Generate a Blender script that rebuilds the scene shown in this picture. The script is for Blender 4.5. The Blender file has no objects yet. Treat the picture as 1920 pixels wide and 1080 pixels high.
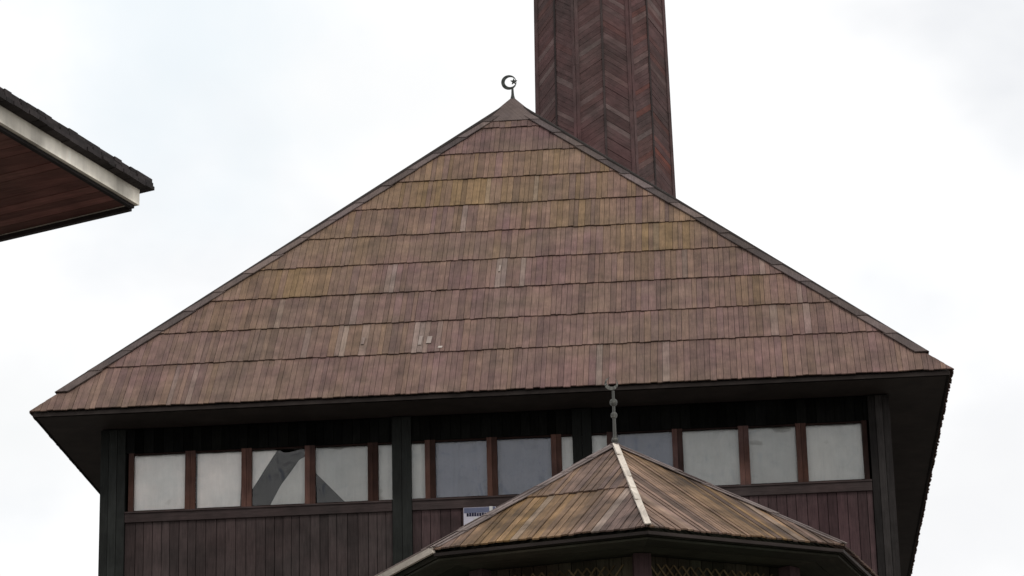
import bpy, math, random
from mathutils import Vector, Matrix
random.seed(7)
sc = bpy.context.scene
COL = sc.collection

# ------------------------------------------------------------------ camera
CAM = Vector((0, 0, 1.6))
F, PITCH, ROLL = 5503.7, 0.3236, -0.0248
cp, sp = math.cos(PITCH), math.sin(PITCH)
fw, up0, rt0 = Vector((0, cp, sp)), Vector((0, -sp, cp)), Vector((1, 0, 0))
rt = rt0 * math.cos(ROLL) + up0 * math.sin(ROLL)
up = -rt0 * math.sin(ROLL) + up0 * math.cos(ROLL)
cd = bpy.data.cameras.new('camera'); cam = bpy.data.objects.new('camera', cd); COL.objects.link(cam)
cd.sensor_width = 36; cd.lens = F / 1920 * 36; cd.clip_end = 3000; cd.clip_start = 0.1
cam.matrix_world = Matrix(((rt.x, up.x, -fw.x, CAM.x), (rt.y, up.y, -fw.y, CAM.y), (rt.z, up.z, -fw.z, CAM.z), (0, 0, 0, 1)))
sc.camera = cam

# ------------------------------------------------------------------ light
SUN_EL, SUN_AZ = math.radians(48), math.radians(150)      # azimuth measured clockwise from +Y: behind and right of the camera
w = bpy.data.worlds.new('World'); sc.world = w; w.use_nodes = True
nt = w.node_tree; N = nt.nodes; L = nt.links; N.clear()
out = N.new('ShaderNodeOutputWorld'); bg = N.new('ShaderNodeBackground'); bg.inputs['Strength'].default_value = 0.1
sky = N.new('ShaderNodeTexSky'); sky.sky_type = 'NISHITA'; sky.sun_disc = False
sky.sun_elevation = SUN_EL; sky.sun_rotation = SUN_AZ; sky.air_density = 1.0; sky.dust_density = 3.0
tc = N.new('ShaderNodeTexCoord')
mp = N.new('ShaderNodeMapping'); mp.inputs['Scale'].default_value = (1, 1, 1.6); mp.inputs['Location'].default_value = (0.35, 0.1, 0.22)
nz = N.new('ShaderNodeTexNoise'); nz.inputs['Scale'].default_value = 5.5; nz.inputs['Detail'].default_value = 5; nz.inputs['Roughness'].default_value = 0.5
cr = N.new('ShaderNodeValToRGB'); cr.color_ramp.elements[0].position = 0.30; cr.color_ramp.elements[1].position = 0.5
cr.color_ramp.elements[0].color = (0.74, 0.74, 0.74, 1)
nz2 = N.new('ShaderNodeTexNoise'); nz2.inputs['Scale'].default_value = 3.2; nz2.inputs['Detail'].default_value = 6
cc = N.new('ShaderNodeValToRGB'); cc.color_ramp.elements[0].position = 0.3; cc.color_ramp.elements[1].position = 0.62
cc.color_ramp.elements[0].color = (9.9, 9.95, 10.0, 1); cc.color_ramp.elements[1].color = (11.6, 11.6, 11.6, 1)
mx = N.new('ShaderNodeMix'); mx.data_type = 'RGBA'
L.new(tc.outputs['Generated'], mp.inputs[0]); L.new(mp.outputs[0], nz.inputs['Vector']); L.new(mp.outputs[0], nz2.inputs['Vector'])
L.new(nz.outputs['Fac'], cr.inputs[0]); L.new(nz2.outputs['Fac'], cc.inputs[0])
L.new(cr.outputs[0], mx.inputs[0]); L.new(sky.outputs[0], mx.inputs[6]); L.new(cc.outputs[0], mx.inputs[7])
prev = mx.outputs[2]
def sky_patch(az, el, size, col, amt, prev):         # a thinner or greyer part of the cloud cover, fixed in the sky
    v = N.new('ShaderNodeVectorMath'); v.operation = 'DISTANCE'
    v.inputs[1].default_value = (math.sin(az) * math.cos(el), math.cos(az) * math.cos(el), math.sin(el))
    nn = N.new('ShaderNodeTexNoise'); nn.inputs['Scale'].default_value = 22; nn.inputs['Detail'].default_value = 4
    L.new(tc.outputs['Generated'], nn.inputs['Vector']); L.new(tc.outputs['Generated'], v.inputs[0])
    a = N.new('ShaderNodeMath'); a.operation = 'MULTIPLY_ADD'; L.new(nn.outputs['Fac'], a.inputs[0]); a.inputs[1].default_value = -size * 1.3; L.new(v.outputs['Value'], a.inputs[2])
    r = N.new('ShaderNodeMapRange'); r.interpolation_type = 'SMOOTHSTEP'; L.new(a.outputs[0], r.inputs[0])
    r.inputs[1].default_value = -size * .55; r.inputs[2].default_value = size * .5; r.inputs[3].default_value = amt; r.inputs[4].default_value = 0
    m_ = N.new('ShaderNodeMix'); m_.data_type = 'RGBA'; L.new(r.outputs[0], m_.inputs[0]); L.new(prev, m_.inputs[6]); m_.inputs[7].default_value = (*col, 1)
    return m_.outputs[2]
prev = sky_patch(math.radians(-6.8), math.radians(23.2), .075, (8.5, 9.2, 9.7), .8, prev)
prev = sky_patch(math.radians(9.5), math.radians(13.5), .09, (8.9, 8.95, 9.1), .7, prev)
prev = sky_patch(math.radians(-10.5), math.radians(16.0), .05, (9.2, 9.3, 9.3), .6, prev)
for az_, el_, sz_, c_, am_ in ((188.5, 15, .05, (4.5, 5.3, 6.6), .9), (195.5, 13, .035, (5.5, 5.8, 6.0), .8), (183.5, 16, .03, (5.0, 5.4, 5.9), .8), (193, 20, .04, (5.5, 5.8, 6.2), .7), (180, 11, .04, (5.5, 5.8, 6.2), .7)):
    prev = sky_patch(math.radians(az_), math.radians(el_), sz_, c_, am_, prev)      # unseen dark patches added behind the camera to tint the pane reflections
L.new(prev, bg.inputs['Color']); L.new(bg.outputs[0], out.inputs['Surface'])
sd = bpy.data.lights.new('sun', 'SUN'); sd.energy = 1.0; sd.angle = math.radians(12); sd.color = (1, 0.96, 0.9)
so = bpy.data.objects.new('sun', sd); COL.objects.link(so)
sdir = Vector((math.sin(SUN_AZ) * math.cos(SUN_EL), math.cos(SUN_AZ) * math.cos(SUN_EL), math.sin(SUN_EL)))
so.rotation_euler = (-sdir).to_track_quat('-Z', 'Y').to_euler()
sc.view_settings.view_transform = 'Standard'; sc.view_settings.look = 'None'
sc.view_settings.exposure = 0.0; sc.view_settings.gamma = 1

# ------------------------------------------------------------------ materials
def mat(name, col, rough=0.85, spec=0.25, metal=0.0, ochre=(0.22, 0.13, 0.045), pale=(0.42, 0.37, 0.33),
        mauve=None, lum=(0.55, 1.45), grain=0.35, patch=0.25, bump=0.4, grime=None):
    m = bpy.data.materials.new(name); m.use_nodes = True
    n = m.node_tree.nodes; l = m.node_tree.links; b = n['Principled BSDF']
    b.inputs['Roughness'].default_value = rough; b.inputs['Metallic'].default_value = metal
    b.inputs['Specular IOR Level'].default_value = spec
    def node(t, **k):
        q = n.new(t)
        for a_, v in k.items(): setattr(q, a_, v)
        return q
    def mixc(f, A, B, blend='MIX'):
        q = node('ShaderNodeMix', data_type='RGBA', blend_type=blend)
        for i, v in ((0, f), (6, A), (7, B)):
            if hasattr(v, 'is_output'): l.new(v, q.inputs[i])
            elif i == 0: q.inputs[i].default_value = v
            else: q.inputs[i].default_value = (*v, 1)
        return q.outputs[2]
    at = node('ShaderNodeAttribute', attribute_name='tone'); sx = node('ShaderNodeSeparateColor'); l.new(at.outputs['Color'], sx.inputs[0])
    uv = node('ShaderNodeAttribute', attribute_name='uvm')
    def noise(src, scl, s, det=4, ro=0.6):
        mpn = node('ShaderNodeMapping'); mpn.inputs['Scale'].default_value = scl; l.new(src, mpn.inputs[0])
        q = node('ShaderNodeTexNoise'); q.inputs['Scale'].default_value = s; q.inputs['Detail'].default_value = det; q.inputs['Roughness'].default_value = ro
        l.new(mpn.outputs[0], q.inputs['Vector']); return q.outputs['Fac']
    tcn = node('ShaderNodeTexCoord')
    def rng(src, a0, a1, b0, b1):
        q = node('ShaderNodeMapRange'); l.new(src, q.inputs[0])
        for i, v in enumerate((a0, a1, b0, b1)): q.inputs[i + 1].default_value = v
        return q.outputs[0]
    streak = noise(uv.outputs['Vector'], (14, 1.1, 1), 3.0, 5, 0.65)
    blot = noise(tcn.outputs['Object'], (1, 1, 1), 0.8, 5, 0.6)
    blot2 = noise(tcn.outputs['Object'], (1, 1, 1), 3.1, 3, 0.6)
    c = mixc(rng(blot, 0.35, 0.65, 0, 1), col, mauve or tuple(v * 0.8 for v in col))
    c = mixc(sx.outputs[1], c, ochre)
    c = mixc(sx.outputs[2], c, pale)
    def mul(c, f):
        q = node('ShaderNodeVectorMath', operation='SCALE'); l.new(c, q.inputs[0]); l.new(f, q.inputs['Scale']); return q.outputs[0]
    c = mul(c, rng(sx.outputs[0], 0, 1, *lum))
    c = mul(c, rng(streak, 0.25, 0.75, 1 - grain, 1 + grain))
    c = mul(c, rng(blot2, 0.3, 0.7, 1 - patch, 1 + patch))
    l.new(c, b.inputs['Base Color'])
    if bump:
        bp = node('ShaderNodeBump'); bp.inputs['Strength'].default_value = bump; bp.inputs['Distance'].default_value = 0.01
        l.new(streak, bp.inputs['Height']); l.new(bp.outputs[0], b.inputs['Normal'])
    return m

M = {}
M['shingle'] = mat('weathered_shingle', (0.124, 0.083, 0.064), mauve=(0.134, 0.076, 0.074), ochre=(0.160, 0.102, 0.052), patch=0.26, lum=(0.78, 1.22), grain=0.3)
M['cap'] = mat('grey_weathered_board', (0.100, 0.074, 0.064), mauve=(0.086, 0.066, 0.065), patch=0.2)
M['capdark'] = mat('dark_edge_board', (0.035, 0.027, 0.024))
M['fasciadark'] = mat('black_fascia', (0.012, 0.010, 0.009), spec=0.05)
M['wall'] = mat('dark_stained_plank', (0.046, 0.032, 0.031), mauve=(0.038, 0.030, 0.029), spec=0.15, lum=(0.7, 1.3))
M['wallred'] = mat('dark_red_plank', (0.056, 0.032, 0.034), mauve=(0.046, 0.031, 0.031), spec=0.15, lum=(0.7, 1.3))
M['post'] = mat('blackened_post', (0.014, 0.015, 0.014), mauve=(0.011, 0.012, 0.011), spec=0.15)
M['lattice'] = mat('golden_brown_lattice', (0.115, 0.075, 0.040), mauve=(0.07, 0.06, 0.03), patch=.4, spec=0.1)
M['greypost'] = mat('grey_post', (0.028, 0.025, 0.024), spec=0.1)
M['gbeam'] = mat('brown_beam', (0.045, 0.030, 0.022), mauve=(0.030, 0.034, 0.022), patch=.4, spec=0.1)
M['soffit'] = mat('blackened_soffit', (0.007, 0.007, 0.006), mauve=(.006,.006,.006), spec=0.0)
M['frame'] = mat('red_brown_window_frame', (0.092, 0.044, 0.032), mauve=(0.058, 0.034, 0.031), spec=0.1, lum=(0.2, 1.4))
M['inside'] = mat('dark_interior', (0.012, 0.011, 0.010), spec=0.0)
M['minaret'] = mat('minaret_board', (0.090, 0.047, 0.047), mauve=(0.068, 0.046, 0.044), ochre=(0.12, 0.045, 0.035), spec=0.2, pale=(.2,.16,.15), lum=(0.82, 1.18), grain=0.35)
M['gshingle'] = mat('pavilion_shingle', (0.140, 0.094, 0.080), mauve=(0.128, 0.084, 0.070), ochre=(0.185, 0.110, 0.045), pale=(0.34,0.28,0.23), patch=0.5, lum=(0.5, 1.45), grain=0.45)
M['gcap'] = mat('grey_pavilion_cap', (0.175, 0.14, 0.13), lum=(0.8, 1.2))
M['gtrim'] = mat('pale_trim', (0.58, 0.51, 0.44), mauve=(0.48, 0.43, 0.37), lum=(0.85, 1.15), grain=0.2)
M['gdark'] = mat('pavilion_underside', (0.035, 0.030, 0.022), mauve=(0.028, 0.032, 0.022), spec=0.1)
M['redsoffit'] = mat('red_brown_soffit', (0.165, 0.070, 0.060), mauve=(0.115, 0.068, 0.055), spec=0.2, lum=(0.7, 1.3))
M['fascia'] = mat('white_fascia', (0.85, 0.80, 0.71), mauve=(0.66, 0.61, 0.51), lum=(0.85, 1.1), grain=0.4, patch=0.3)
M['darkroof'] = mat('dark_roofing', (0.030, 0.024, 0.024), mauve=(0.022, 0.018, 0.018))
M['metal'] = mat('dark_metal', (0.05, 0.055, 0.05), rough=0.5, metal=0.6, bump=0)
M['gmetal'] = mat('grey_metal', (0.11, 0.11, 0.10), rough=0.5, metal=0.4, bump=0)
M['reflection_sheet'] = mat('grey_reflection_sheet', (0.80, 0.74, 0.70), mauve=(0.62, 0.62, 0.60), grain=0.05, patch=0.07, spec=0.0, bump=0)  # sheets behind the glass, sky reflection tones put into their colour
M['reflection_sheet_blue'] = mat('blue_grey_reflection_sheet', (0.19, 0.20, 0.24), mauve=(0.16, 0.175, 0.22), grain=0.05, patch=0.07, spec=0.0, bump=0)  # bluish sky reflection put into the sheet colour
M['reflection_sheet_mid'] = mat('mid_grey_reflection_sheet', (0.50, 0.49, 0.46), mauve=(0.42, 0.43, 0.42), grain=0.05, patch=0.07, spec=0.0, bump=0)
M['sign'] = mat('sign_board', (0.50, 0.48, 0.54), mauve=(0.42, 0.40, 0.46), grain=0.1, bump=0)
M['signblue'] = mat('sign_blue', (0.10, 0.11, 0.17), grain=0.05, bump=0)
M['signdark'] = mat('sign_dark', (0.012, 0.012, 0.03), grain=0.05, bump=0)
M['signwhite'] = mat('sign_white', (0.80, 0.80, 0.78), grain=0.05, bump=0)
M['ground'] = mat('paving', (0.16, 0.15, 0.135), patch=0.2, bump=0)
M['plaster'] = mat('plaster', (0.5, 0.46, 0.4), bump=0)
g = bpy.data.materials.new('window_glass'); g.use_nodes = True; n = g.node_tree.nodes; l = g.node_tree.links
for q in list(n):
    if q.type == 'BSDF_PRINCIPLED': n.remove(q)
tr = n.new('ShaderNodeBsdfTransparent'); gl = n.new('ShaderNodeBsdfGlossy'); gl.inputs['Roughness'].default_value = 0.03
fr = n.new('ShaderNodeFresnel'); fr.inputs['IOR'].default_value = 1.42; ms = n.new('ShaderNodeMixShader')
tg = n.new('ShaderNodeTexCoord'); ng = n.new('ShaderNodeTexNoise'); ng.inputs['Scale'].default_value = 1.6; ng.inputs['Detail'].default_value = 1
bu = n.new('ShaderNodeBump'); bu.inputs['Strength'].default_value = 1.0; bu.inputs['Distance'].default_value = 0.12      # old, slightly wavy panes
l.new(tg.outputs['Object'], ng.inputs['Vector']); l.new(ng.outputs['Fac'], bu.inputs['Height']); l.new(bu.outputs[0], gl.inputs['Normal'])
l.new(fr.outputs[0], ms.inputs[0]); l.new(tr.outputs[0], ms.inputs[1]); l.new(gl.outputs[0], ms.inputs[2])
l.new(ms.outputs[0], n['Material Output'].inputs['Surface']); M['glass'] = g

# ------------------------------------------------------------------ mesh helpers
class MB:
    """collects prisms; every prism carries a tone colour and metre coordinates along its grain"""
    def __init__(s): s.v = []; s.f = []; s.c = []; s.u = []
    def prism(s, bot, top, tone=None, uvb=None):
        k = len(bot); i0 = len(s.v); s.v += [tuple(p) for p in bot] + [tuple(p) for p in top]
        t = tone or (random.random(), 0, 0)
        ru, rv = random.uniform(0, 50), random.uniform(0, 50)
        if uvb is None:
            e = (bot[1] - bot[0]).normalized(); f2 = (bot[-1] - bot[0]); f2 = f2 - e * f2.dot(e)
            f2 = f2.normalized() if f2.length > 1e-6 else e.orthogonal()
            if (bot[1] - bot[0]).length > (bot[-1] - bot[0]).length: e, f2 = f2, e
            uvb = [((p - bot[0]).dot(e), (p - bot[0]).dot(f2)) for p in bot]
        s.u += [(x + ru, y + rv, 0) for x, y in uvb] * 2; s.c += [t] * (2 * k)
        s.f.append(tuple(range(i0 + k - 1, i0 - 1, -1))); s.f.append(tuple(range(i0 + k, i0 + 2 * k)))
        for j in range(k): s.f.append((i0 + j, i0 + (j + 1) % k, i0 + k + (j + 1) % k, i0 + k + j))
    def box(s, o, e1, e2, e3, tone=None):
        o, e1, e2, e3 = map(Vector, (o, e1, e2, e3))
        if e1.cross(e2).dot(e3) < 0: e1, e2 = e2, e1
        b = [o, o + e1, o + e1 + e2, o + e2]
        s.prism(b, [p + e3 for p in b], tone)
    def tube(s, pts, r, seg=8, tone=None):
        for p, q, r0, r1 in zip(pts[:-1], pts[1:], r[:-1], r[1:]):
            d = (q - p).normalized(); x = d.orthogonal().normalized(); y = d.cross(x)
            ring = lambda c, rr: [c + (x * math.cos(t) + y * math.sin(t)) * rr for t in [2 * math.pi * k / seg for k in range(seg)]]
            s.prism(ring(p, r0), ring(q, r1), tone)
    def build(s, name, m, parent=None, origin=None, smooth=False):
        o0 = Vector(origin) if origin is not None else (parent.matrix_world.translation.copy() if parent else Vector((0, 0, 0)))
        me = bpy.data.meshes.new(name)
        me.from_pydata([tuple(Vector(p) - o0) for p in s.v], [], s.f)
        a = me.color_attributes.new('tone', 'FLOAT_COLOR', 'POINT'); a.data.foreach_set('color', [x for c in s.c for x in (*c, 1)])
        b = me.attributes.new('uvm', 'FLOAT_VECTOR', 'POINT'); b.data.foreach_set('vector', [x for c in s.u for x in c])
        me.materials.append(m); me.update()
        if smooth:
            for p in me.polygons: p.use_smooth = True
        o = bpy.data.objects.new(name, me); COL.objects.link(o)
        if parent:
            o.parent = parent; o.location = o0 - WORLD[parent.name]; WORLD[o.name] = o0
        else: o.location = o0; WORLD[o.name] = o0
        return o
WORLD = {}
def empty(name, loc, label, cat, group=None):
    o = bpy.data.objects.new(name, None); COL.objects.link(o); o.location = loc; WORLD[o.name] = Vector(loc)
    o.empty_display_size = 0.5
    o['label'] = label; o['category'] = cat
    if group: o['group'] = group
    bpy.context.view_layer.update(); return o
def bld(mb, name, m, parent, smooth=False):
    return mb.build(name, m, parent, origin=WORLD[parent.name], smooth=smooth)

def clip(poly, n, d):                       # keep points with p.n <= d  (2D)
    r = []
    for i in range(len(poly)):
        p, q = poly[i], poly[(i + 1) % len(poly)]
        a, b = p[0] * n[0] + p[1] * n[1] - d, q[0] * n[0] + q[1] * n[1] - d
        if a <= 0: r.append(p)
        if (a < 0 < b) or (b < 0 < a):
            t = a / (a - b); r.append((p[0] + t * (q[0] - p[0]), p[1] + t * (q[1] - p[1])))
    return r
Z = Vector((0, 0, 1))

def slope_boards(mb, P0, P1, apex, rows, bw, lift, th, tone_fn, over=0.04, jag=0.012, gap=0.004):
    """courses of narrow boards on the triangular roof slope P0-P1-apex, laid bottom to top"""
    ax = (P1 - P0); Wd = ax.length; ax = ax / Wd
    a0 = (apex - P0).dot(ax); upv = (apex - P0) - ax * a0; S = upv.length; upv = upv / S
    nrm = ax.cross(upv).normalized()
    if nrm.z < 0: nrm = -nrm
    for k in range(len(rows) - 1):
        s0, s1 = rows[k] * S, rows[k + 1] * S
        top = min(s1 + 0.05, S * 0.999)
        x = -random.random() * bw - 0.1
        while x < Wd + 0.1:
            b = bw * random.uniform(0.7, 1.3)
            j = random.uniform(-jag, jag) - (over if k == 0 else 0)
            poly = [(x + gap, s0 + j), (x + b - gap, s0 + j + random.uniform(-1, 1) * jag * 0.3), (x + b - gap, top), (x + gap, top)]
            poly = clip(poly, (-S, a0), -0.0) if True else poly     # left hip: -S*x + a0*s <= 0
            if len(poly) >= 3: poly = clip(poly, (S, Wd - a0), S * Wd)
            if len(poly) >= 3:
                ex = random.uniform(0, 0.006); tl = random.uniform(-0.004, 0.004)
                def P(p, h):
                    f_ = 1 - (p[1] - s0) / max(s1 - s0, 1e-3)
                    return P0 + ax * p[0] + upv * p[1] + nrm * (lift * max(f_, -0.1) + h + ex + tl * (p[0] - x) / b)
                cx = sum(p[0] for p in poly) / len(poly); cs = sum(p[1] for p in poly) / len(poly)
                mb.prism([P(p, 0) for p in poly], [P(p, th) for p in poly], tone_fn(cx, cs / S), [(p[0], p[1]) for p in poly])
            x += b
    return ax, upv, nrm, S

def hip_cap(mb, P0, P1, apex, w, t0, t1, h, th, seg=0.55, side=0, tone=None, step=0.012):
    ax = (P1 - P0); Wd = ax.length; ax = ax / Wd
    a0 = (apex - P0).dot(ax); upv = (apex - P0) - ax * a0; S = upv.length; upv = upv / S
    nrm = ax.cross(upv).normalized(); nrm = nrm if nrm.z > 0 else -nrm
    n_ = max(2, int((t1 - t0) * S / seg))
    for i in range(n_):
        s0 = S * (t0 + (t1 - t0) * i / n_); s1 = S * (t0 + (t1 - t0) * (i + 1) / n_) + 0.04
        s1 = min(s1, S)
        ww = w * random.uniform(0.92, 1.08)
        if side == 0: q = [(a0 * s0 / S - 0.03, s0), (a0 * s0 / S + ww, s0), (a0 * s1 / S + ww, s1), (a0 * s1 / S - 0.03, s1)]
        else:
            r = lambda s_: Wd - (Wd - a0) * s_ / S
            q = [(r(s0) - ww, s0), (r(s0) + 0.03, s0), (r(s1) + 0.03, s1), (r(s1) - ww, s1)]
        e = random.uniform(0, 0.008)
        P = lambda p, hh: P0 + ax * p[0] + upv * p[1] + nrm * (hh + e + (step if p[1] == s0 else 0))
        mb.prism([P(p, h) for p in q], [P(p, h + th) for p in q], tone() if tone else None, [(p[0], p[1]) for p in q])

def crescent(mb, c, ex, ez, R, r, off, ang, th, n=26):
    """C-shaped crescent in the ex/ez plane, horns opening toward angle ang"""
    ey = ex.cross(ez).normalized()
    a = math.acos(max(-1, min(1, (R * R + off * off - r * r) / (2 * R * off))))
    b = math.acos(max(-1, min(1, (R * R - off * off - r * r) / (2 * r * off))))
    W2 = lambda x, y: c + (ex * (x * math.cos(ang) - y * math.sin(ang))) + ez * (x * math.sin(ang) + y * math.cos(ang))
    for i in range(n):
        q = []
        for t in (i / n, (i + 1) / n):
            to = a + (2 * math.pi - 2 * a) * t; ti = b + (2 * math.pi - 2 * b) * t
            q.append((W2(R * math.cos(to), R * math.sin(to)), W2(off + r * math.cos(ti), r * math.sin(ti))))
        ring = [q[0][0], q[1][0], q[1][1], q[0][1]]
        mb.prism([p - ey * th / 2 for p in ring], [p + ey * th / 2 for p in ring])
def star(mb, c, ex, ez, R, th):
    ey = ex.cross(ez).normalized()
    for k in range(5):
        t = math.pi / 2 + k * 2 * math.pi / 5
        d = lambda tt, rr: c + ex * math.cos(tt) * rr + ez * math.sin(tt) * rr
        q = [c, d(t - math.pi / 5, R * .42), d(t, R), d(t + math.pi / 5, R * .42)]
        mb.prism([p - ey * th / 2 for p in q], [p + ey * th / 2 for p in q])
def ball(mb, c, r, nz_=8, sg=12):
    pts = [c + Z * (-r * math.cos(math.pi * i / nz_)) for i in range(nz_ + 1)]
    rr = [max(0.001, r * math.sin(math.pi * i / nz_)) for i in range(nz_ + 1)]
    mb.tube(pts, rr, sg)

# ------------------------------------------------------------------ ground
GZ = 2.5                                             # the courtyard lies a little higher than the photographer
def gh(x, y):
    t = min(1, max(0, (y - 3) / 8)); return GZ * t * t * (3 - 2 * t)
xs = [-900, -300, -100] + list(range(-50, 51, 5)) + [100, 300, 900]
ys = [-900, -300, -100, -40, -20, -10, -5, 0, 2, 3, 4, 5, 6, 7, 8, 9, 10, 11, 12, 15, 20, 30, 40, 60, 100, 300, 900]
gm = bpy.data.meshes.new('ground'); vs = [(x, y, gh(x, y)) for y in ys for x in xs]; nx = len(xs)
gm.from_pydata(vs, [], [(j * nx + i, j * nx + i + 1, (j + 1) * nx + i + 1, (j + 1) * nx + i) for j in range(len(ys) - 1) for i in range(nx - 1)])
gm.materials.append(M['ground']); ca = gm.color_attributes.new('tone', 'FLOAT_COLOR', 'POINT'); ca.data.foreach_set('color', [0.5, 0, 0, 1] * len(vs))
go = bpy.data.objects.new('ground', gm); COL.objects.link(go); go['kind'] = 'structure'

# ------------------------------------------------------------------ mosque
A = Vector((0.99717, -0.07513, 0)); B = Vector((0.07513, 0.99717, 0))
C0 = Vector((-6.8836, 40.2317, 11.7262 + 1.6))       # front left tip of the eave (underside)
WE, DE, OV = 13.0, 13.16, 0.82
HR = 7.0
wl = C0 + A * OV + B * OV; wl.z = 0
WW, WD = WE - 2 * OV, DE - 2 * OV
EZ = C0.z
ms_ = empty('mosque', (wl.x, wl.y, GZ), 'dark wooden mosque with a tall brown pyramid shingle roof and one long row of windows', 'mosque')
E0 = C0 + Z * 0.085
cor = [E0, E0 + A * WE, E0 + A * WE + B * DE, E0 + B * DE]
apex = E0 + A * WE / 2 + B * DE / 2 + Z * (HR - 0.02)
rows = [0, 0.118] + [0.118 + 0.0985 * k for k in range(1, 9)] + [0.992]
OCH = [(3.3, .385, .75, .05, 1.0), (5.6, .67, .9, .05, .75), (5.9, .73, .7, .05, .5), (7.4, .74, .8, .04, .6), (9.0, .475, .55, .05, .95), (7.6, .6, .8, .05, .4),
       (10.4, .25, .5, .04, .55), (10.7, .12, .7, .05, .45), (4.4, .16, .5, .03, .35), (2.2, .25, .9, .05, .3), (4.2, .5, .8, .06, .3), (8.5, .38, 1.0, .05, .25)]
PALE = [(5.72, .150, .05), (5.47, .168, .10), (6.55, .372, .06), (8.06, .068, .04), (4.9, .37, .1), (6.9, .37, .05), (4.3, .165, .12), (7.0, .70, .05), (5.9, .61, .05)]
def tone_front(a, s):
    o = sum(k * math.exp(-((a - x) / rx) ** 2 - ((s - y) / ry) ** 2) for x, y, rx, ry, k in OCH)
    p = 0
    o += random.uniform(.0, .55) * math.exp(-((s - .66) / .17) ** 2) + random.uniform(0, .12)
    for x, y, r in PALE:
        if abs(a - x) < r and abs(s - y) < 0.05: p = random.uniform(0.08, 0.2)
    if random.random() < 0.02: p = max(p, 0.1)
    t = random.gauss(0.5, 0.22)
    o *= random.uniform(.5, 1.2)
    if s > .80: k_ = min(1, (s - .80) / .06); t -= .38 * k_; o *= 1 - .8 * k_
    if random.random() < 0.03: t -= 0.25
    return (min(1, max(0, t)), min(1, max(0, o + random.gauss(0.05, 0.07))), p)
def tone_any(a, s): return (min(1, max(0, random.gauss(0.5, 0.2))), max(0, min(1, random.gauss(0.1, 0.15))), 0.3 if random.random() < .03 else 0)
mb = MB(); frames = []
for k in range(4):
    fr_ = slope_boards(mb, cor[k], cor[(k + 1) % 4], apex, rows, 0.088, 0.021, 0.014, tone_front if k == 0 else tone_any, gap=0.0025)
    frames.append(fr_)
ax_, up_, nr_, S_ = frames[0]
for (x, y, wd, ln, p) in [(5.74, .128, .06, .05, .9), (5.44, .140, .05, .26, .40), (5.56, .144, .07, .20, .5), (6.52, .366, .03, .2, .35), (4.6, .15, .04, .2, .2)]:
    o_ = E0 + ax_ * x + up_ * (y * S_) + nr_ * 0.036          # bleached splinters on the boards
    mb.box(o_, ax_ * wd, up_ * ln + ax_ * .01, nr_ * 0.010, (.6, 0, p))
roof = bld(mb, 'roof', M['shingle'], ms_)
mb = MB(); dk = [p - Z * 0.03 for p in cor]; i0 = 0
mb.v = [tuple(p) for p in dk] + [tuple(apex - Z * 0.05)] + [tuple(p - Z * 0.05) for p in dk]; mb.f = [(0, 1, 4), (1, 2, 4), (2, 3, 4), (3, 0, 4), (8, 7, 6, 5), (0, 5, 6, 1), (1, 6, 7, 2), (2, 7, 8, 3), (3, 8, 5, 0)]
mb.c = [(0.4, 0, 0)] * 9; mb.u = [(0, 0, 0)] * 9
bld(mb, 'roof_deck', M['capdark'], roof)
for k in range(4):                                   # hip boards
    mb = MB(); j = (k + 3) % 4
    hip_cap(mb, cor[k], cor[(k + 1) % 4], apex, 0.14, 0.045, 0.985, 0.036, 0.016, side=0)
    hip_cap(mb, cor[j], cor[k], apex, 0.14, 0.045, 0.985, 0.036, 0.016, side=1)
    bld(mb, 'hip_cap', M['cap'], roof)
    mb = MB(); p0 = cor[k].lerp(apex, 0.045); p1 = cor[k].lerp(apex, 0.985)
    mb.tube([p0 + Z * 0.05, p1 + Z * 0.08], [0.030, 0.034], 8); bld(mb, 'hip_ridge_strip', M['capdark'], roof)
mb = MB(); bs = [apex.lerp(p, 0.075) + Z * 0.07 for p in cor]; mb.prism(bs, [apex + Z * 0.17 + (p - apex) * 0.001 for p in bs]); bld(mb, 'apex_cap', M['cap'], roof)
# fascia and soffit
mb = MB()
for k in range(4):
    p, q = cor[k] - Z * 0.085, cor[(k + 1) % 4] - Z * 0.085; d = (q - p).normalized(); inn = Z.cross(d)
    mb.box(p + inn * 0.012 + d * 0.012, d * ((q - p).length - 0.05), Z * 0.052, inn * 0.03)
bld(mb, 'fascia', M['fasciadark'], ms_)
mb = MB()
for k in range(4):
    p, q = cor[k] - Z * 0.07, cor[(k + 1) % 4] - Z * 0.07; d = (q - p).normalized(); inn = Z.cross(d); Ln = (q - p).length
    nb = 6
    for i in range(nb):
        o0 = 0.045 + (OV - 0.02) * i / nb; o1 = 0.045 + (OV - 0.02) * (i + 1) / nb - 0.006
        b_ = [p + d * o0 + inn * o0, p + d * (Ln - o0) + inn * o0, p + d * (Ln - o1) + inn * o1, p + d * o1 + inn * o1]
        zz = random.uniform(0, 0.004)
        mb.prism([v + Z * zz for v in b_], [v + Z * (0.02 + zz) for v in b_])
bld(mb, 'soffit', M['soffit'], ms_)
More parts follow.
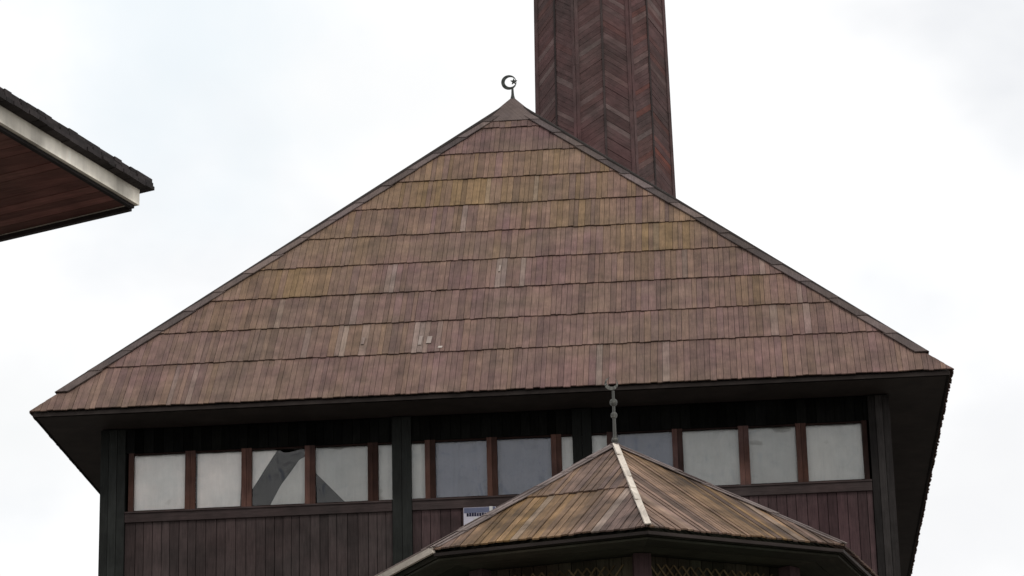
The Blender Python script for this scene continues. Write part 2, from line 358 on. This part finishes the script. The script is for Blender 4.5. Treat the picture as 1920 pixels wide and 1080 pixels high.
# walls
def W_(u, z, off=0.0): return wl + A * u - B * off + Z * (EZ + z)      # point on the front wall; off > 0 is toward the viewer
def wbox(mb, u0, u1, z0, z1, o0, o1, tone=None): mb.box(W_(u0, z0, o0), A * (u1 - u0), Z * (z1 - z0), -B * (o1 - o0), tone)
ZB = GZ - EZ
mb = MB()                                            # inner structure behind the boarding
mb.box(W_(0.05, ZB, -0.35), A * (WW - 0.1), B * (WD - 0.4), Z * (-ZB - 0.01))
mb.box(W_(0.05, ZB, -0.35), A * (WW - 0.1), -B * 0.32, Z * (-ZB - 1.37))
mb.box(W_(0.05, -0.355, -0.35), A * (WW - 0.1), -B * 0.32, Z * 0.335)
bld(mb, 'wall_core', M['inside'], ms_)
def planks(mb, u0, u1, z0, z1, off=-0.03, bw=0.135):
    u = u0
    while u < u1 - 0.01:
        b = min(bw * random.uniform(0.85, 1.15), u1 - u); e = random.uniform(0, 0.006)
        wbox(mb, u + 0.004, u + b - 0.004, z0, z1, off, off + 0.022 + e); u += b
P_L, P_R = (4.236, 4.519), (6.832, 7.113)
for (u0, u1, mm) in ((0.37, P_L[0], 'wall'), (P_L[1], P_R[0], 'wallred'), (P_R[1], WW - 0.316, 'wallred')):
    mb = MB(); planks(mb, u0, u1, ZB, -1.40); bld(mb, 'front_wall', M[mm], ms_)
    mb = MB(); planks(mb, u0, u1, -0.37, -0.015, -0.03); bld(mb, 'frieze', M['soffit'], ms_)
def side(mb, p, d, Ln, inn):
    u = 0
    while u < Ln - .01:
        b = min(0.17 * random.uniform(.85, 1.15), Ln - u); mb.box(p + d * (u + .004), d * (b - .008), Z * (-ZB - .015), inn * (0.025 + random.uniform(0, .006))); u += b
mb = MB(); side(mb, W_(WW - .03, ZB, -0.3), B, WD - .3, A); bld(mb, 'side_wall', M['wall'], ms_)
mb = MB(); side(mb, W_(0.03, ZB, -0.3), B, WD - .3, -A); bld(mb, 'side_wall', M['wall'], ms_)
mb = MB(); side(mb, W_(0, ZB, -WD + .02), A, WW, B); bld(mb, 'back_wall', M['wall'], ms_)
for (u0, u1) in ((0.0, 0.367), P_L, P_R, (WW - 0.312, WW)):
    mb = MB(); n_ = 3 if u1 - u0 > .3 else 2
    for i in range(n_):
        a_, b_ = u0 + (u1 - u0) * i / n_, u0 + (u1 - u0) * (i + 1) / n_
        wbox(mb, a_ + .003, b_ - .003, ZB, -0.018, -0.3 if u0 == 0 or u1 == WW else -0.04, 0.035 + 0.006 * (i % 2))
    bld(mb, 'corner_post' if u0 == 0 or u1 == WW else 'wall_post', M['greypost'] if u1 == WW else M['post'], ms_)
mb = MB(); sg = [(0.37, P_L[0] - .005), (P_L[1] + .005, P_R[0] - .005), (P_R[1] + .005, WW - 0.318)]
for (u0, u1) in sg: wbox(mb, u0, u1, -1.40, -1.27, -0.02, 0.028); wbox(mb, u0, u1, -1.268, -1.245, -0.02, 0.045)
bld(mb, 'window_sill', M['wall'], ms_)
# windows: (left, right of the whole light, reflection sheet tone, sheet outlines in wall coordinates or None for full)
WIN = [(0.41, 1.31, 'reflection_sheet', None), (1.31, 2.13, 'reflection_sheet', [[(1.40, -.4), (2.07, -.4), (2.02, -1.25), (1.40, -1.25)]]),
       (2.13, 3.05, 'reflection_sheet_mid', [[(2.19, -.4), (2.56, -.4), (2.20, -.96)], [(3.0, -.50), (3.0, -1.25), (2.44, -1.25), (2.60, -.95), (2.88, -.56)]]),  # gaps cut to imitate dark diagonal reflections, here and in the next pane
       (3.05, 3.96, 'reflection_sheet_mid', [[(3.10, -.37), (3.92, -.37), (3.92, -1.25), (3.58, -1.25), (3.10, -.74)]]),
       (3.96, 4.785, 'reflection_sheet_mid', None), (4.785, 5.675, 'reflection_sheet_blue', None), (5.675, 6.60, 'reflection_sheet_blue', None), (6.60, 7.40, 'reflection_sheet_mid', None),
       (7.40, 8.33, 'reflection_sheet_blue', None), (8.33, 9.27, 'reflection_sheet_mid', None), (9.27, 10.085, 'reflection_sheet_mid', None), (10.085, 11.02, 'reflection_sheet_mid', None)]
for i, (u0, u1, ck, pol) in enumerate(WIN):
    mb = MB(); fw_ = 0.075
    wbox(mb, u0 + .002, u0 + fw_, -1.243, -0.372, -0.05, 0.012); wbox(mb, u1 - fw_, u1 - .002, -1.243, -0.372, -0.05, 0.012)
    wbox(mb, u0 + fw_, u1 - fw_, -1.243, -1.225, -0.05, 0.0, (0, 0, 0)); wbox(mb, u0 + fw_, u1 - fw_, -0.40, -0.378, -0.05, 0.0, (0, 0, 0))
    fr_ = bld(mb, 'window', M['frame'], ms_)
    mb = MB(); wbox(mb, u0 + fw_ + .001, u1 - fw_ - .001, -1.224, -0.401, -0.040, -0.035); bld(mb, 'pane', M['glass'], fr_)
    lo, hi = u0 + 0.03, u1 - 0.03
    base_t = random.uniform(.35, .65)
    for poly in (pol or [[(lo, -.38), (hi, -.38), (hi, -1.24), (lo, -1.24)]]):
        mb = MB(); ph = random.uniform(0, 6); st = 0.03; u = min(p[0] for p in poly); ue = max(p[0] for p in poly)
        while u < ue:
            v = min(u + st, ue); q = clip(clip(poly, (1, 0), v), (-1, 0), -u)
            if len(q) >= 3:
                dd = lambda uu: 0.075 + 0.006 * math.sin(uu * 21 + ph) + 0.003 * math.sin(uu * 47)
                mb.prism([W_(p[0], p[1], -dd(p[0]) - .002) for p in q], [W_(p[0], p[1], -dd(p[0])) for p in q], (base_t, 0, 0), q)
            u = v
        bld(mb, 'reflection_sheet', M['reflection_sheet' if (i == 2 and poly[0][0] < 2.3) else ck], fr_)  # added sheet that carries the pane's reflection as plain colour
# finial on the roof
fin_b = apex + Z * 0.10
mb = MB(); mb.tube([fin_b, fin_b + Z * 0.10, fin_b + Z * 0.24], [0.05, 0.025, 0.017]); fin = bld(mb, 'finial', M['metal'], ms_)
cz = fin_b + Z * 0.335 - A * 0.06
mb = MB(); crescent(mb, cz, A, Z, 0.130, 0.096, 0.026, math.radians(10), 0.03); bld(mb, 'crescent', M['metal'], fin)
mb = MB(); star(mb, cz + A * 0.085 + Z * 0.01, A, Z, 0.06, 0.03); bld(mb, 'star', M['metal'], fin)

# ------------------------------------------------------------------ minaret
MC = Vector((1.99, 57.3, 0))
mt = empty('minaret', (MC.x, MC.y, GZ), 'tall eight sided minaret clad in dark red brown boards rising behind the roof', 'minaret')
def apo(z): return (1.392 - 0.0120 * (z - 22.3)) * 1.016
TOP = 31.0
rotm = -math.atan2(MC.x, MC.y) * 0.9 + math.radians(2)
def octv(k, z, sc_=1.0):
    R = apo(z) * sc_ / math.cos(math.pi / 8); t = rotm + math.radians(22.5 + 45 * k)
    return Vector((MC.x + R * math.sin(t), MC.y - R * math.cos(t), z))
mb = MB(); mb.prism([octv(k, GZ, .975) for k in range(8)], [octv(k, TOP, .975) for k in range(8)], (0.3, 0, 0)); shaft = bld(mb, 'shaft', M['capdark'], mt)
mbb = MB()
for k in range(8):
    vis = k in (0, 1, 6, 7, 5, 2)
    bh = 0.125; z = GZ
    while z < TOP - 0.1:
        h_ = bh * random.uniform(.85, 1.15)
        for half in (0, 1):
            # sloping boards that meet in a chevron on the middle of each face
            def pt(f_, zz):
                a_, b_ = octv(k - 1, zz), octv(k, zz); return a_.lerp(b_, f_)
            fo, fi = (0.035, 0.485) if half == 0 else (0.965, 0.515)
            rise = 0.36
            o1, i1 = pt(fo, z), pt(fi, z + rise); o2, i2 = pt(fo, z + h_ - .004), pt(fi, z + rise + h_ - .004)
            nrm = (octv(k, z) - octv(k - 1, z)).cross(Z).normalized()
            if nrm.dot(o1 - MC - Z * z) < 0: nrm = -nrm
            e = random.uniform(-0.016, -0.004); q = [o1, i1, i2, o2]
            if half: q = q[::-1]
            tn = (min(1, max(0, random.gauss(.5, .2))), max(0, random.gauss(.1, .25)) if k in (1, 2) else max(0, random.gauss(0, .1)), random.uniform(.1, .35) if random.random() < .12 else 0)
            mbb.prism([p + nrm * (e - .02) for p in q], [p + nrm * (e + .006) for p in q], tn)
        z += h_
bld(mbb, 'cladding', M['minaret'], mt)
for k in range(8):                                   # corner and middle battens
    mb = MB(); z = GZ
    while z < TOP:
        z2 = min(z + random.uniform(2.2, 3.4), TOP)
        for (p0, p1, q0, q1) in ((octv(k, z), octv(k, z2), octv(k + 1, z), octv(k + 1, z2)), (octv(k, z), octv(k, z2), octv(k - 1, z), octv(k - 1, z2))):
            d = (q0 - p0).normalized(); nn = d.cross(Z).normalized(); nn = nn if nn.dot(p0 - MC) * 1 > 0 and nn.dot(Vector((p0.x - MC.x, p0.y - MC.y, 0))) > 0 else -nn
            b_ = [p0, p0 + d * 0.075, p1 + d * 0.075, p1]
            mb.prism([v - nn * 0.02 for v in b_], [v + nn * 0.018 for v in b_])
        z = z2 + 0.004
    bld(mb, 'corner_batten', M['minaret'], mt)
    mb = MB(); a0_, b0_ = octv(k - 1, GZ).lerp(octv(k, GZ), .5), octv(k - 1, TOP).lerp(octv(k, TOP), .5)
    d = (octv(k, GZ) - octv(k - 1, GZ)).normalized(); nn = Vector((a0_.x - MC.x, a0_.y - MC.y, 0)).normalized()
    b_ = [a0_ - d * .022, a0_ + d * .022, b0_ + d * .022, b0_ - d * .022]; mb.prism([v - nn * .02 for v in b_], [v + nn * .012 for v in b_])
    bld(mb, 'face_batten', M['wall'], mt)
mb = MB(); mb.prism([octv(k, TOP + .01, 1.12) for k in range(8)], [octv(k, TOP + .01, .02) + Z * 5.5 for k in range(8)]); bld(mb, 'spire', M['capdark'], mt)

# ------------------------------------------------------------------ pavilion in front
GC = Vector((0.7346, 21.0, 4.6767 + 1.6)); GR, GP, GH = 1.9641, 0.0652, 1.0982
gz_ = empty('gazebo', (GC.x, GC.y, GZ), 'small eight sided gazebo with a patchy orange brown shingle roof in front of the mosque', 'gazebo')
def gv(k, R=GR, z=0.0): t = GP + k * math.pi / 4; return Vector((GC.x + R * math.sin(t), GC.y - R * math.cos(t), GC.z + z))
gap_ = GC + Z * GH
def gtone(k):
    def f_(a, s):
        o = 0.0
        if k == 7: o = 0.9 * math.exp(-((a - .45) / .35) ** 2 - ((s - .3) / .3) ** 2) + .3 * math.exp(-((a - .9) / .2) ** 2 - ((s - .3) / .3) ** 2)
        if k == 0: o = 0.8 * math.exp(-((a - 1.0) / .3) ** 2) * random.random() + .2
        t = random.gauss(.5, .11) if k else random.gauss(.66, .16)
        if k == 0 and random.random() < .12 + .35 * max(0, min(1, a - .3)): t -= .5
        return (min(1, max(0, t)), min(1, max(0, o + random.gauss(0, .1))), random.uniform(.1, .4) if random.random() < (.10 if k == 0 else .04) else 0)
    return f_
mb = MB()
for k in range(8):
    slope_boards(mb, gv(k), gv(k + 1), gap_, [0, .46, .985] if k != 0 else [0, .985], 0.05 if k != 0 else 0.042, 0.012, 0.011, gtone(k), over=0.03 if k not in (5, 6) else -0.01, jag=0.008, gap=0.003 if k != 0 else 0.004)
gr = bld(mb, 'roof', M['gshingle'], gz_)
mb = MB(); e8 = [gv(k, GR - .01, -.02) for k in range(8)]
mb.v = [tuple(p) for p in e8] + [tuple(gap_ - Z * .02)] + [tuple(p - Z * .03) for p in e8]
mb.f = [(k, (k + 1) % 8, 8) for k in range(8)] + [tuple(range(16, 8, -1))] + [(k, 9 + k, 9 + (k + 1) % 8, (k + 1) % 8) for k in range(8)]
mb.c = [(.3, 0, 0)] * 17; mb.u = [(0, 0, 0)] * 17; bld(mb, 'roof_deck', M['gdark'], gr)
for k in range(8):
    mb = MB(); tn = lambda: (random.uniform(.3, .8), 0, 0)
    hip_cap(mb, gv(k), gv(k + 1), gap_, .018 if k == 0 else .04, -0.01, .99, .022, .006, seg=.3, side=0, tone=tn, step=.004); hip_cap(mb, gv(k - 1), gv(k), gap_, .018 if k == 0 else .04, -0.01, .99, .022, .006, seg=.3, side=1, tone=tn, step=.004)
    bld(mb, 'hip_cap', M['gtrim'] if k == 0 else M['gcap'], gr)
    mb = MB(); p, q = gv(k, GR + (.038 if k in (5, 6) else .025), -.045), gv(k + 1, GR + (.038 if k in (5, 6) else .025), -.045); d = (q - p).normalized(); inn = Z.cross(d)
    if k in (6, 5): mb.box(p + Z * .022, q - p, Z * .046, inn * .02); bld(mb, 'eave_trim', M['gtrim'], gz_)
    else: mb.box(p, q - p, Z * .022, inn * .02); bld(mb, 'eave_trim', M['capdark'], gz_)
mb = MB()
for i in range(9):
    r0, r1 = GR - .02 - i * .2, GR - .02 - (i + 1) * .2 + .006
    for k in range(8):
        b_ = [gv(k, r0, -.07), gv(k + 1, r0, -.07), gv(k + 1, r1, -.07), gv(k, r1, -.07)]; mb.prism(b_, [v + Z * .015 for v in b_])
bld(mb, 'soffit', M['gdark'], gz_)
for k in range(8):
    mb = MB(); p, q = gv(k, 1.5, -.31), gv(k + 1, 1.5, -.31); d = (q - p).normalized(); inn = Z.cross(d); Ln = (q - p).length; u = .02
    while u < Ln - .06:
        mb.box(p + d * u, d * .085, Z * .235, inn * (.05 + random.uniform(0, .006))); u += .09
    bld(mb, 'ring_beam', M['gbeam'], gz_)
    mb = MB(); u = .04                                # crossed slats below the beam's upper edge
    while u < Ln - .2:
        for sg_ in (1, -1):
            a_ = p + d * (u if sg_ > 0 else u + .13) - inn * (.012 if sg_ > 0 else .020) + Z * .012
            mb.box(a_, d * .014, (d * .13 * sg_ + Z * .17), inn * .007)
        u += .065
    bld(mb, 'lattice', M['lattice'], gz_)
    mb = MB(); c = gv(k, 1.5, 0); o_ = Vector((c.x - GC.x, c.y - GC.y, 0)).normalized(); s_ = Z.cross(o_)
    mb.box(Vector((c.x, c.y, GZ)) - s_ * .06 - o_ * .06, s_ * .12, o_ * .13, Z * (GC.z - .075 - GZ)); bld(mb, 'post', M['wallred'], gz_)
    mb = MB(); p, q = gv(k, 1.5, 0), gv(k + 1, 1.5, 0); p.z = q.z = GZ + .45; mb.box(p, q - p, Z * .1, Z.cross((q - p).normalized()) * .05); 
    if k not in (0,): mb.box(p - Z * .45, q - p, Z * .4, Z.cross((q - p).normalized()) * .04); bld(mb, 'parapet', M['wallred'], gz_)
mb = MB(); mb.tube([gap_ - Z * .03, gap_ + Z * .1, gap_ + Z * .44], [.022, .013, .010]); gf = bld(mb, 'finial', M['gmetal'], gz_)
for hh, rr in ((.35, .030), (.25, .026), (.06, .026)):
    mb = MB(); ball(mb, gap_ + Z * hh, rr); bld(mb, 'ball', M['gmetal'], gf, smooth=True)
mb = MB(); crescent(mb, gap_ + Z * .495 - Vector((.012, 0, 0)), Vector((1, 0, 0)), Z, .050, .038, .014, math.radians(75), .012); bld(mb, 'crescent', M['gmetal'], gf)

# ------------------------------------------------------------------ neighbouring roof at the left
CL = Vector((-2.40, 17.841, 6.612 + 1.6)); VA = Vector((-.3952, -.9186, 0)).normalized(); VB = Vector((-.8724, .4888, 0)).normalized()
nb_ = empty('neighbour_house', (CL.x + VA.x + VB.x * 1.2, CL.y + VA.y + VB.y * 1.2, GZ), 'corner of a neighbouring roof with white fascia and red brown soffit at the left', 'house')
LA, LB = 5.2, 8.0
def PQ(x, y, z=0): return CL + VA * x + VB * y + Z * z
def quadp(mb, x0, x1, y0, y1, z0, z1, tone=None):
    b_ = [PQ(x0, y0, z0), PQ(x1, y0, z0), PQ(x1, y1, z0), PQ(x0, y1, z0)]
    if (b_[1] - b_[0]).cross(b_[3] - b_[0]).z < 0: b_ = b_[::-1]
    mb.prism(b_, [v + Z * (z1 - z0) for v in b_], tone)
mb = MB(); x = 0.03
while x < LA:
    b = random.uniform(.09, .13); quadp(mb, x, min(x + b - .006, LA), 0.03, LB, 0.004 + random.uniform(0, .005), .022); x += b
bld(mb, 'soffit', M['redsoffit'], nb_)
mb = MB(); quadp(mb, -.0, LA, 0.0, .028, .0, .106); quadp(mb, -.0, .028, .029, LB, .0, .106); fa = bld(mb, 'fascia', M['fascia'], nb_)
mb = MB(); quadp(mb, .02, LA, .028, .058, -.022, .012); quadp(mb, .0, .035, .06, LB, -.03, -.001); bld(mb, 'shadow_gap_trim', M['darkroof'], fa)  # first strip paints the shadow gap behind the fascia, second is edge trim
# roofing: shingle layers sticking out over the fascia, rising inward to a ridge
mb = MB(); x = -.065
while x < LA:
    b = random.uniform(.07, .12)
    for ly in range(3):
        oy = -.075 + ly * .010 + random.uniform(-.007, .007)
        quadp(mb, x + .002, x + b - .002, oy, .6, .107 + ly * .028 + random.uniform(-.003, .003), .107 + ly * .028 + .025)
    x += b
x = 0.62
while x < LB:
    b = random.uniform(.07, .12)
    for ly in range(3): quadp(mb, -.085 + ly * .01 + random.uniform(-.01, .01), .6, x + .002, x + b - .002, 0.107 + ly * .028, .132 + ly * .028)
    x += b
rf = bld(mb, 'roof', M['darkroof'], nb_)
mb = MB(); r4 = [PQ(0, 0, .2), PQ(LA, 0, .2), PQ(LA, LB, .2), PQ(0, LB, .2)]; t4 = [PQ(2.4, 3.2, 1.3), PQ(LA - 2.4, 3.2, 1.3), PQ(LA - 2.4, LB - 3.2, 1.3), PQ(2.4, LB - 3.2, 1.3)]
mb.prism(r4[::-1] if (r4[1] - r4[0]).cross(r4[3] - r4[0]).z < 0 else r4, t4[::-1] if (r4[1] - r4[0]).cross(r4[3] - r4[0]).z < 0 else t4); bld(mb, 'roof_slope', M['darkroof'], rf)
mb = MB(); b_ = [PQ(1.2, 1.2), PQ(LA - .6, 1.2), PQ(LA - .6, LB - .5), PQ(1.2, LB - .5)]
b_ = b_[::-1] if (b_[1] - b_[0]).cross(b_[3] - b_[0]).z < 0 else b_
bot = [Vector((v.x, v.y, 0.8)) for v in b_]; mb.prism(bot, [v + Z * .003 for v in b_]); bld(mb, 'wall', M['plaster'], nb_)

# ------------------------------------------------------------------ small board on the mosque wall
so_ = W_(5.255, -1.80, .035)
sn = empty('wall_board', so_, 'small pale lavender board with a dark band on the mosque wall above the gazebo roof', 'sign')
mb = MB(); wbox(mb, 5.255, 5.72, -1.80, -1.405, .03, .05); bd = bld(mb, 'board', M['sign'], sn)
mb = MB(); wbox(mb, 5.262, 5.71, -1.485, -1.41, .0505, .053); bld(mb, 'blue_strip', M['signblue'], bd)
mb = MB()
for i in range(9): wbox(mb, 5.30 + i * .036, 5.30 + i * .036 + .029, -1.535, -1.493 + random.uniform(0, .01), .0505, .053)
bld(mb, 'dark_band', M['signdark'], bd)
mb = MB(); wbox(mb, 5.625, 5.672, -1.465, -1.40, .0535, .056); wbox(mb, 5.40, 5.47, -1.585, -1.553, .0505, .053); wbox(mb, 5.50, 5.53, -1.60, -1.553, .0505, .053); bld(mb, 'white_mark', M['signwhite'], bd)
